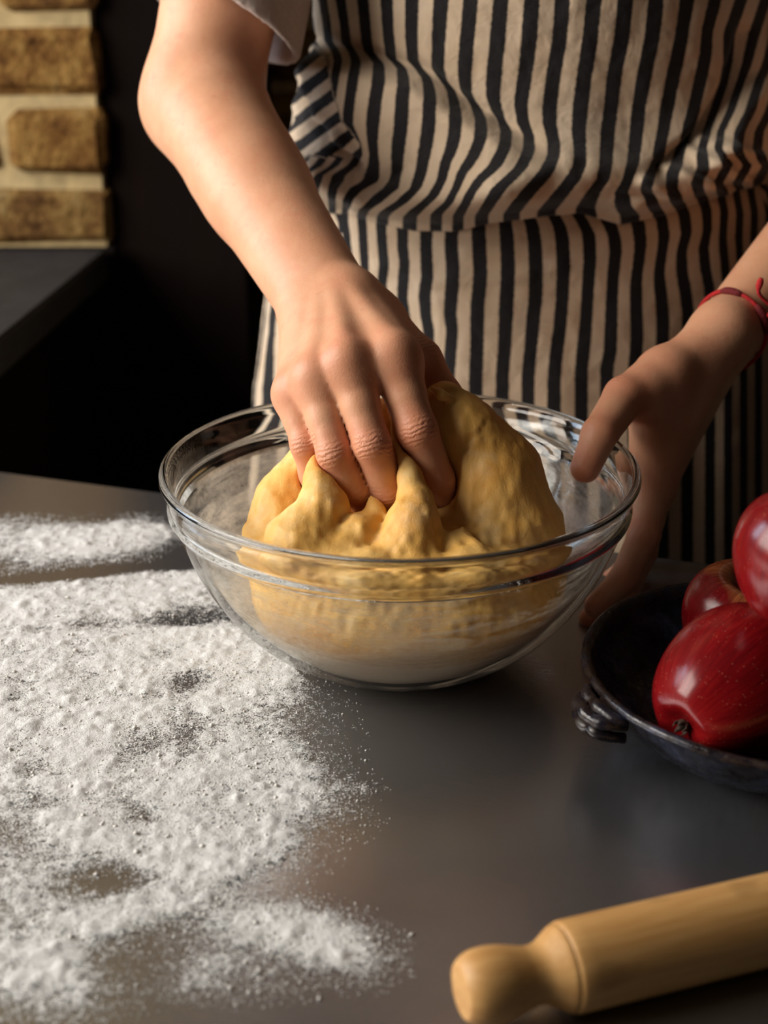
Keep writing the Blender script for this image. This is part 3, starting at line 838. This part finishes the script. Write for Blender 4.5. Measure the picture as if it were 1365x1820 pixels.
rel -= ridge(px, py, [(610, 370), (680, 330), (720, 300)], 12, .004)
rel += ridge(px, py, [(575, 300), (600, 335), (650, 360)], 14, .006)
rel -= ridge(px, py, [(555, 100), (570, 170), (600, 250), (640, 290)], 10, .007)
for k, L in enumerate(([(530, 130), (580, 120)], [(530, 190), (590, 150)], [(545, 235), (600, 195)], [(560, 285), (625, 245)])): rel += ridge(px, py, L, 13, .0045)
rel -= ridge(px, py, [(1330, 60), (1300, 150), (1250, 240), (1215, 270), (1180, 300)], 16, .011)
rel += ridge(px, py, [(1345, 150), (1310, 200), (1290, 260), (1250, 290)], 12, .009)
for L in ([(1230, 270), (1330, 330)], [(1250, 250), (1350, 280)], [(1190, 300), (1290, 345)], [(1140, 320), (1200, 350)]): rel += ridge(px, py, L, 9, .007)
rel += ridge(px, py, [(1000, 330), (1060, 300), (1120, 300)], 22, .004) - ridge(px, py, [(1060, 345), (1120, 350), (1200, 345)], 12, .006)
rel += .0022*fbm(G*np.array([1, 1, .8]), 26, 4, 5) + .0012*fbm(G, 80, 3, 9)
fade = np.ones((NU, NV)); fade[:, main:] = (1-tuck)[None]; fade = fade.ravel()
rel *= fade
nrm = np.stack([np.sin(TH.ravel()), -np.cos(TH.ravel()), np.zeros(NU*NV)], -1)
G = G + nrm*rel[:, None]
px, py = project(G)
s = stripe_field(UP, px, py, 30, 34)
# side panel behind the diagonal fold
zx = (px-480)*2.967; zy = py*2.967
edge = np.interp(zy, [0, 250, 300, 480, 640, 760, 820], [200, 240, 300, 335, 385, 480, 480])
diag = -(985-(zy+.75*(zx-250)))/140
s = np.where((zx < edge) & (zy > 250) & (zy < 830), diag, s)
s = np.where(py < -30, s, s)
bib = mesh_np('bib', G, grid_faces(NU, NV), M['apron'], None, True, {'stripe': s}); pchild(bib, apron)
md = bib.modifiers.new('thickness', 'SOLIDIFY'); md.thickness = .0012; md.offset = -1
# skirt
NU, NV = 330, 230
th = np.linspace(-2.3, 2.3, NU); zv = np.linspace(1.185, .42, NV)
TH, Zv = np.meshgrid(th, zv, indexing='ij')
seam_drop = smooth01(np.abs(TH), 0, .8)
fl_ = smooth01(1.06-Zv, 0, .25)
offs = .0005 + fl_*(.006*np.sin(TH*11+Zv*5) + .004*np.sin(TH*19+1))
hid = smooth01(Zv, 1.085, 1.13)*(1-smooth01(np.abs(TH), 1.15, 1.4))
offs = offs - .014*hid
G = torso_pt(TH.ravel(), Zv.ravel(), np.interp(Zv, zt, hx_s).ravel(), np.interp(Zv, zt, hy_s).ravel(), offs.ravel())
rel = .0020*fbm(G*np.array([1, 1, .6]), 24, 4, 15) + .0010*fbm(G, 90, 3, 19)
px, py = project(G)
sl = np.interp(px, [430, 600, 700, 800, 880, 960, 1050, 1150, 1240, 1400], [395, 405, 425, 432, 434, 425, 404, 385, 362, 330])
rel += .0030*smooth01(py-sl, -3, 3)*(py > sl-40)
rel += ridge(px, py, [(640, 480), (700, 470), (760, 500), (900, 490), (1000, 470)], 9, .0025)
nrm = np.stack([np.sin(TH.ravel()), -np.cos(TH.ravel()), np.zeros(NU*NV)], -1)
G = G + nrm*rel[:, None]
px, py = project(G)
s = stripe_field(LOW, px, py + 0*px, 24, 26)
S2 = s.reshape(NU, NV).copy()                                   # round the sides the stripes follow the cloth's own width
for sgn, tr in ((-1, -.82), (1, 1.05)):
    k = int(np.argmin(np.abs(th-tr))); row = np.median(S2[k-2:k+3], axis=0)
    kern = np.hanning(41); kern /= kern.sum(); row = np.convolve(np.pad(row, 20, mode='edge'), kern, mode='valid')
    m = (th < tr) if sgn < 0 else (th > tr)
    S2[m] = row[None] + (th[m]-tr)[:, None]*np.interp(zv, zt, hx_s)[None]*(.92/.0265) + (np.clip(1.06-zv, 0, 1)[None]*6.5*smooth01(np.abs(th[m]-tr), 0, .5)[:, None] if sgn < 0 else 0)
s = S2.ravel()
skirt = mesh_np('skirt', G, grid_faces(NU, NV), M['apron'], None, True, {'stripe': s}); pchild(skirt, apron)
md = skirt.modifiers.new('thickness', 'SOLIDIFY'); md.thickness = .0012; md.offset = -1

# ---- red thread bracelet
bw = P(1289, 578, .871); bax = (LE-LW)/np.linalg.norm(LE-LW)
def wrist_ring(c, ax, f, n=72, gap=.0012, tilt=None):
    u = np.cross(ax, [0, 0, 1.0]); u /= np.linalg.norm(u); v = np.cross(ax, u); pts = []
    rr = np.linspace(.010, .05, 161)
    for a in np.linspace(0, 2*math.pi, n, endpoint=False):
        d = math.cos(a)*u + math.sin(a)*v
        val = f(c + rr[:, None]*d); k = int(np.argmax(val > gap)); pts.append(c + rr[k]*d)
    return np.array(pts)
brc = bpy.data.objects.new('bracelet', None); COL.objects.link(brc); pchild(brc); brc.empty_display_size = .02
ringp = wrist_ring(bw, bax, left_arm)
for it in range(2): ringp = (np.roll(ringp, 1, 0)+ringp*2+np.roll(ringp, -1, 0))/4
ringp += (ringp-bw)*.02
V, q = tube(np.vstack([ringp, ringp[:2]]), .0013, 8, False); pchild(mesh_py('cord', V, q, M['red']), brc)
prx, pry = project(ringp)
def near_px(a, b):
    front = (ringp[:, 1] < bw[1]+.008)
    return int(np.argmin((prx-a)**2+(pry-b)**2 + np.where(front, 0, 1e6)))
k = near_px(1300, 527); V, q = tube(ringp[[(k+i) % len(ringp) for i in range(-3, 4)]], [.0014, .0021, .0024, .0024, .0024, .0021, .0014], 8); pchild(mesh_py('bead', V, q, M['darkred']), brc)
k = near_px(1336, 575); V, q = tube(ringp[[(k+i) % len(ringp) for i in range(-4, 5)]], [.0014, .0022, .0026, .0027, .0026, .0027, .0026, .0022, .0014], 8); pchild(mesh_py('knot', V, q, M['darkred']), brc)
kp = ringp[k]; tl = spline([kp, kp+np.array([.003, -.004, .008]), P(1349, 522, kp[1]-.006), P(1353, 494, kp[1]-.006)], 16)
V, q = tube(tl, np.r_[np.full(12, .0012), .0018, .0021, .002, .0012], 8); pchild(mesh_py('tail', V, q, M['red']), brc)

# ------------------------------------------------------------------ dough
def bowl_in(p):
    r = np.hypot(p[:, 0]-BC[0], p[:, 1]-BC[1]); zz_ = p[:, 2]-TABLE
    rw = np.interp(zz_, inner[:, 1], inner[:, 0]); rw = np.where(zz_ > .0905, .1212, rw)
    return np.maximum((r-rw)*.75, .0052-zz_) + .0012
def pt(px_, py_, y): return P(px_, py_, y)
def dough_raw(p):
    base = ellip(p, (.014, .722, .946), (.087, .091, .047))
    lobe = chain(p, [pt(792, 708, .742), pt(826, 766, .738), pt(872, 850, .735), pt(892, 935, .728)], [.0085, .0165, .0265, .034], .012)
    d = smin(base, lobe, .018)
    lobe2 = chain(p, [pt(550, 824, .742), pt(516, 890, .735), pt(505, 960, .722)], [.009, .0165, .0235], .012)
    d = smin(d, lobe2, .014)
    behind = chain(p, [pt(600, 815, .752), pt(700, 800, .758), pt(770, 765, .758)], [.020, .024, .020], .02)
    d = smin(d, behind, .02)
    for c_, r_ in ((pt(640, 888, .690), (.019, .028, .016)), (pt(690, 900, .688), (.018, .028, .016)), (pt(786, 868, .694), (.013, .024, .016))):
        d = smax(d, -ellip(p, c_, r_), .008)
    s1 = chain(p, [pt(571, 796, .722), pt(570, 850, .707), pt(573, 905, .697), pt(545, 965, .688)], [.0065, .0082, .0132, .0220], .003)
    s2 = chain(p, [pt(657, 838, .722), pt(667, 878, .708), pt(666, 915, .697), pt(640, 952, .686), pt(610, 992, .680)], [.002, .0024, .0046, .0105, .0175], .003)
    s3 = chain(p, [pt(704, 730, .735), pt(714, 790, .716), pt(728, 848, .702), pt(738, 892, .694), pt(735, 930, .686), pt(727, 980, .678)], [.0055, .0052, .0056, .0086, .0132, .0178], .003)
    for s_ in (s1, s2, s3): d = smin(d, s_, .0035)
    f1 = chain(p, [pt(570, 1018, .672), pt(660, 1030, .662), pt(740, 1034, .660)], [.013, .014, .013], .01)
    f2 = chain(p, [pt(755, 1030, .661), pt(840, 1026, .666), pt(910, 1020, .676)], [.012, .013, .012], .01)
    f3 = chain(p, [pt(470, 990, .702), pt(520, 1008, .688)], [.012, .013], .01)
    for s_ in (f1, f2, f3): d = smin(d, s_, .005)
    d = smin(d, chain(p, [pt(806, 968, .684), pt(826, 990, .676)], [.009, .010], .01), .006)
    def groove(pts, r): return chain(p, pts, [r]*len(pts), .002)
    d = smax(d, -groove([pt(792, 880, .700), pt(797, 940, .688), pt(800, 975, .680)], .0036), .006)
    d = smax(d, -groove([pt(828, 960, .672), pt(805, 920, .684)], .0018), .006)
    d = smax(d, -groove([pt(828, 798, .716), pt(836, 780, .717), pt(858, 766, .719), pt(866, 748, .724)], .0022), .0012)
    d = smin(d, chain(p, [pt(768, 690, .735), pt(784, 702, .730), pt(800, 708, .732)], [.0016, .0028, .0016], .002), .002)
    return d
def dough(p):
    d = dough_raw(p)
    d = d + .0008*fbm(p*np.array([1, 1, .55]), 60, 3, 31) + .0007*vnoise(p*np.array([1, 1, .4]), 260, 41) + .0010*fbm(p*np.array([.45, .45, 1.7]), 130, 2, 44)*smooth01(1.004-p[:, 2], 0, .02) + .0013*vnoise(p, 22, 33)
    d = d + .0004*fbm(p*np.array([1, .5, .22]) + .25*p[:, [2, 2, 0]], 210, 2, 47)*smooth01(p[:, 2], .966, .982)*(1-smooth01(p[:, 2], 1.002, 1.018))*(1-smooth01(p[:, 1], .695, .712))
    return smax(smax(d, bowl_in(p), .006), -(right_arm(p)-.0004), .003)
V, Q = nets(dough, (-.12, .60, .900), (.14, .87, 1.075), .0013, slack=.006)
od = mesh_np('bread_dough', V, Q, M['dough'])
tag(od, 'yellow bread dough squeezed by the kneading hand inside the glass bowl', 'dough')

# ------------------------------------------------------------------ flour on the table
def flour_density(px, py):
    d = np.zeros(len(px))
    def blob(cx, cy, rx, ry, a, rot=0.0):
        c, s_ = math.cos(rot), math.sin(rot); u = (px-cx)*c+(py-cy)*s_; v = -(px-cx)*s_+(py-cy)*c
        return a*np.exp(-((u/rx)**2+(v/ry)**2)**1.3)
    L = [(60, 965, 170, 36, 1.0, 0), (215, 955, 95, 28, 1.0, -.10), (130, 1075, 270, 55, 1.3, -.05), (300, 1050, 90, 42, 1.0, 0),
         (100, 1190, 280, 100, 1.5, 0), (380, 1140, 130, 48, 1.1, .35), (450, 1185, 90, 28, .8, .2), (60, 1320, 330, 120, 1.5, 0),
         (330, 1300, 130, 60, .75, .2), (360, 1400, 190, 75, 1.3, .12), (130, 1480, 260, 75, .95, 0), (350, 1500, 150, 55, 1.2, .05),
         (420, 1520, 90, 28, .6, -.2), (290, 1600, 150, 45, .85, -.25), (450, 1640, 110, 45, .9, .1), (570, 1665, 100, 48, .95, .25), (100, 1680, 150, 70, .72, 0), (380, 1720, 170, 50, .5, 0),
         (60, 1760, 150, 60, .55, 0), (560, 1430, 70, 26, .42, .15), (500, 1370, 70, 60, .55, 0), (630, 1402, 40, 9, .36, 0), (480, 1290, 90, 60, .36, 0), (640, 1700, 70, 45, .40, 0), (60, 1590, 140, 45, .6, 0), (400, 1225, 110, 30, .42, 0)]
    for b in L: d += blob(*b)
    d = np.minimum(d, 1.05)
    for b in [(130, 1022, 190, 11, .95, -.10), (330, 1000, 60, 20, .7, -.3), (345, 1100, 85, 20, .75, -.1), (200, 1112, 150, 9, .35, -.05), (335, 1215, 42, 22, .75, 0), (250, 1335, 70, 20, .35, -.3),
              (75, 1430, 75, 22, .55, 0), (265, 1450, 60, 26, .45, .1), (180, 1575, 110, 38, .52, -.1), (10, 1480, 70, 30, .5, 0), (330, 1290, 28, 60, .3, 0), (230, 1720, 100, 40, .45, 0), (20, 1120, 60, 8, .3, 0)]:
        d -= blob(*b)
    return d
gx = np.arange(-.36, .05, .00125); gy = np.arange(.395, .99, .00125)
GX, GY = np.meshgrid(gx, gy, indexing='ij'); nu, nv = GX.shape
Pt = np.stack([GX.ravel(), GY.ravel(), np.full(GX.size, TABLE)], -1)
px, py = project(Pt)
den = flour_density(px, py)
ns = fbm(Pt, 40, 4, 51); nf = fbm(Pt, 170, 3, 61)
den2 = den*.84 + .40*ns*np.clip(.35+den, 0, 1) + .20*nf*np.clip(den*2, 0, 1)
hmap = np.clip(den2-.25, 0, 1.1)
hgt = .0006 + .0024*hmap*(.5+.5*fbm(Pt, 75, 4, 71)) + .0016*np.clip(nf, 0, 1)*np.clip(hmap*2, 0, 1)
cl = vnoise(Pt, 130, 81); hgt += .0022*np.clip(cl-.40, 0, 1)*np.clip(hmap*2.0, 0, 1)
Pt[:, 2] = TABLE + np.where(den > .03, hgt, .0003)
FQ = grid_faces(nu, nv)
dfoot = np.hypot(Pt[:, 0]-BC[0], Pt[:, 1]-BC[1])
keepf = (den[FQ].max(1) > .06) & (dfoot[FQ].min(1) > .064) & (px[FQ].min(1) > -420)
FQ = FQ[keepf]
used = np.unique(FQ); mp = np.full(len(Pt), -1); mp[used] = np.arange(len(used))
# stay clear of the bowl foot
fl_o = mesh_np('spilled_flour', Pt[used], mp[FQ], M['flour'], None, True, {'cover': np.clip(den2[used]*.95, -1, 2)})
tag(fl_o, 'white flour dusted thickly over the steel table beside the bowl', 'flour', kind='stuff')
# loose crumbs of flour
NCR = 30000
cxp = np.random.uniform(-120, 740, NCR*4); cyp = np.random.uniform(930, 1830, NCR*4)
dd = flour_density(cxp, cyp); pr = np.clip(dd*.8+.06, 0, .75)*(dd > .015)
sel = np.random.rand(len(cxp)) < pr; cxp, cyp = cxp[sel][:NCR], cyp[sel][:NCR]
dirs = np.stack([(cxp-682.5)/F, cP+(910-cyp)/F*sP, -sP+(910-cyp)/F*cP], -1); t = (TABLE-CAMZ)/dirs[:, 2]
C = np.array([0, 0, CAMZ])+dirs*t[:, None]
sz = np.random.lognormal(-8.15, .40, len(C)); big = np.random.rand(len(C)) < .006; sz[big] *= np.random.uniform(2, 4.0, big.sum()); sz = np.minimum(sz, .0015)
octv = np.array([(1, 0, 0), (-1, 0, 0), (0, 1, 0), (0, -1, 0), (0, 0, .8), (0, 0, -.5)]); octf = np.array([(0, 2, 4), (2, 1, 4), (1, 3, 4), (3, 0, 4), (2, 0, 5), (1, 2, 5), (3, 1, 5), (0, 3, 5)])
dcr = flour_density(cxp, cyp); hz = .0018*np.clip(dcr*.82-.2, 0, 1)
jit = 1+np.random.uniform(-.35, .35, (len(C), 6, 1))
Vc = C[:, None, :] + octv[None]*jit*sz[:, None, None]; Vc[:, :, 2] += (sz*.5+hz)[:, None]
Fc = (octf[None] + (np.arange(len(C))*6)[:, None, None]).reshape(-1, 3)
crumbs = mesh_np('flour_crumbs', Vc.reshape(-1, 3), Fc, M['grain'], fl_o, True); crumbs['kind'] = 'stuff'

# ------------------------------------------------------------------ dish of apples
DC = np.array([.2005, .639, TABLE])
dish = empty('fruit_dish', DC); tag(dish, 'dark blue glazed earthenware dish with ribbed lug handles holding red apples', 'dish')
pr_o = spline([(.0, .002), (.045, .002), (.056, .0), (.061, .002), (.074, .0095), (.0865, .0215), (.0935, .0325), (.0952, .0355)], 26)
rim = spline([(.0955, .0360), (.0978, .0366), (.0992, .0382), (.0993, .0402), (.0980, .0415), (.0960, .0412), (.0942, .0400), (.0930, .0385)], 16)
pr_i = spline([(.0922, .0370), (.088, .029), (.078, .0175), (.066, .0095), (.052, .0068), (.03, .0060), (.0, .0060)], 26)
pf = np.vstack([pr_o, rim, pr_i]); V, q = lathe(pf, 128)
jr = np.arange(len(V)) % len(pf); isrim = ((jr >= len(pr_o)-1) & (jr <= len(pr_o)+len(rim))).astype(float)
rr_ = 1+.006*fbm(V, 25, 3, 91); V[:, :2] *= rr_[:, None]; V[:, 2] *= 1+.012*vnoise(V, 30, 95)
mesh_np('dish_body', V, q, M['ceramic'], dish, True, {'rim': isrim})
for a0 in (math.radians(199), math.radians(19)):
    Vh, Qh, o_ = [], [], 0
    for k, (dr, dz, rad) in enumerate(((.0045, -.003, .0036), (.0098, -.0062, .0038), (.0098, -.0128, .0036))):
        pts = []
        for u in np.linspace(-1, 1, 15):
            e = 1-abs(u)**4; an = a0 + u*.185*(1-.08*k)
            rad_r = .0955 + (dr+.003)*e + .0006*math.sin(u*9+k); pts.append((rad_r*math.cos(an), rad_r*math.sin(an), .0392+dz-.002*(1-e)+.0007*math.sin(u*7+2*k)))
        v_, q_ = tube(pts, rad*(1-.25*np.abs(np.linspace(-1, 1, 15))**3)*(1+.08*np.sin(np.arange(15)*1.7+k)), 10)
        Vh.append(v_); Qh.append(q_+o_); o_ += len(v_)
    V, q = np.vstack(Vh), np.concatenate(Qh)
    ho = mesh_py('handle', V, q, M['ceramic'], dish)
    at = ho.data.attributes.new('rim', 'FLOAT', 'POINT'); at.data.foreach_set('value', np.full(len(V), 1.0, np.float32))

def apple(name, c, R, axis, label, tall=.95, spin=0.0, lobes=.03):
    root = empty(name, c); z_ = Vector(axis).normalized()
    root.rotation_euler = (Matrix.Rotation(0, 3, 'Z').to_quaternion() @ z_.to_track_quat('Z', 'Y') @ Matrix.Rotation(spin, 3, 'Z').to_quaternion()).to_euler()
    tag(root, label, 'apple', 'red apples in the blue dish')
    nphi, nt = 64, 48; V = []
    t = np.linspace(0, math.pi, nt)
    for i in range(nphi):
        ph = 2*math.pi*i/nphi
        r = R*(1.0 + .035*np.cos(t) ) * (1 + lobes*np.cos(5*ph)*np.clip(-np.cos(t), 0, 1)**2)
        rad = r*np.sin(t)**.92
        zc = tall*R*np.cos(t)
        zc = zc - .42*R*np.exp(-(t/.36)**2) + (.24*R)*np.exp(-((math.pi-t)/.30)**2)
        taper = 1 - .11*np.clip(-np.cos(t), -1, 1)
        V.append(np.stack([rad*taper*math.cos(ph), rad*taper*math.sin(ph), zc], -1))
    V = np.array(V).reshape(-1, 3); V[:, :2] *= R/np.hypot(V[:, 0], V[:, 1]).max(); q = []
    for i in range(nphi):
        for j in range(nt-1): q.append((i*nt+j, i*nt+j+1, ((i+1) % nphi)*nt+j+1, ((i+1) % nphi)*nt+j))
    sk = mesh_np('skin', V, np.array(q), M['apple'], root)
    zt_ = tall*R-.42*R
    v_, q_ = tube(spline([(0, 0, zt_-.002), (.0006, 0, zt_+.006), (.002, .001, zt_+.013), (.0045, .002, zt_+.019)], 10), np.linspace(.0011, .0017, 10), 8)
    mesh_py('stem', v_, q_, M['stem'], root)
    zb = -tall*R+.24*R; bmv = []; bmq = []
    for k in range(5):
        a_ = k*2*math.pi/5; b0 = len(bmv)
        for rr0, ww, zz0 in ((.0005, .0016, .001), (.0022, .0018, -.002), (.0034, .0009, -.0045), (.0026, .0001, -.0065)):
            for s_ in (-1, 1): bmv.append((rr0*math.cos(a_)-s_*ww*math.sin(a_), rr0*math.sin(a_)+s_*ww*math.cos(a_), zb+zz0))
        for j in range(3): bmq.append((b0+2*j, b0+2*j+1, b0+2*j+3, b0+2*j+2))
    cal = mesh_py('calyx', bmv, bmq, M['stem'], root); sm = cal.modifiers.new('thickness', 'SOLIDIFY'); sm.thickness = .0005
    return root
apple('red_apple', (.1680, .600, TABLE+.0490), .0370, (.75, .63, .20), 'deep red apple lying on its side with its calyx towards the dish rim', 1.18, .4, .05)
apple('red_apple', (.1934, .676, TABLE+.0445), .0355, (.12, -.10, 1.0), 'crimson apple with a broad yellow flush, behind the apple lying sideways', .92, 2.2)
apple('red_apple', (.1935, .589, TABLE+.1200), .0355, (.25, .15, .95), 'bright red apple resting on top of the other apples', .95, 4.0)

# ------------------------------------------------------------------ rolling pin
PR = .0178
p0 = T(818, 1764, TABLE+PR); p1 = T(1365, 1634, TABLE+PR)
dv = (p1-p0); dv[2] = 0; dv /= np.linalg.norm(dv); Lp = .42
pin = empty('rolling_pin', (p0[0]+dv[0]*Lp/2, p0[1]+dv[1]*Lp/2, TABLE+PR)); pin.rotation_euler = (0, 0, math.atan2(dv[1], dv[0]))
tag(pin, 'pale turned wooden rolling pin lying in front of the apple dish', 'rolling pin')
knob = spline([(.0, .0), (.0085, .0), (.0112, .0010), (.0138, .005), (.0147, .0105), (.0142, .017), (.0126, .0235), (.0114, .0285), (.0118, .033), (.0144, .0375), (.0163, .0405), (.0168, .042)], 40)
def turned(name, prof, mat, flip):
    V, q = lathe(prof, 64); V = np.stack([V[:, 2], V[:, 0], V[:, 1]], -1)
    if flip: V = V*np.array([-1, 1, 1]); q = q[:, ::-1]
    V = V + np.array([(Lp/2 if flip else -Lp/2), 0, 0]); return mesh_np(name, V, q, mat, pin)
turned('handle', np.vstack([knob, [(.0, .042)]]), M['pin'], False); turned('handle', np.vstack([knob, [(.0, .042)]]), M['pin'], True)
bar = [(.0, .0423), (.0164, .0423), (.0173, .0430), (.0177, .0445), (.0178, .050)]
V, q = lathe(np.vstack([bar, [(.0178, x) for x in np.linspace(.08, Lp-.08, 12)], [(r, Lp-z_) for r, z_ in bar[::-1]]]), 64)
V = np.stack([V[:, 2]-Lp/2, V[:, 0], V[:, 1]], -1); mesh_np('barrel', V, q, M['pin'], pin)
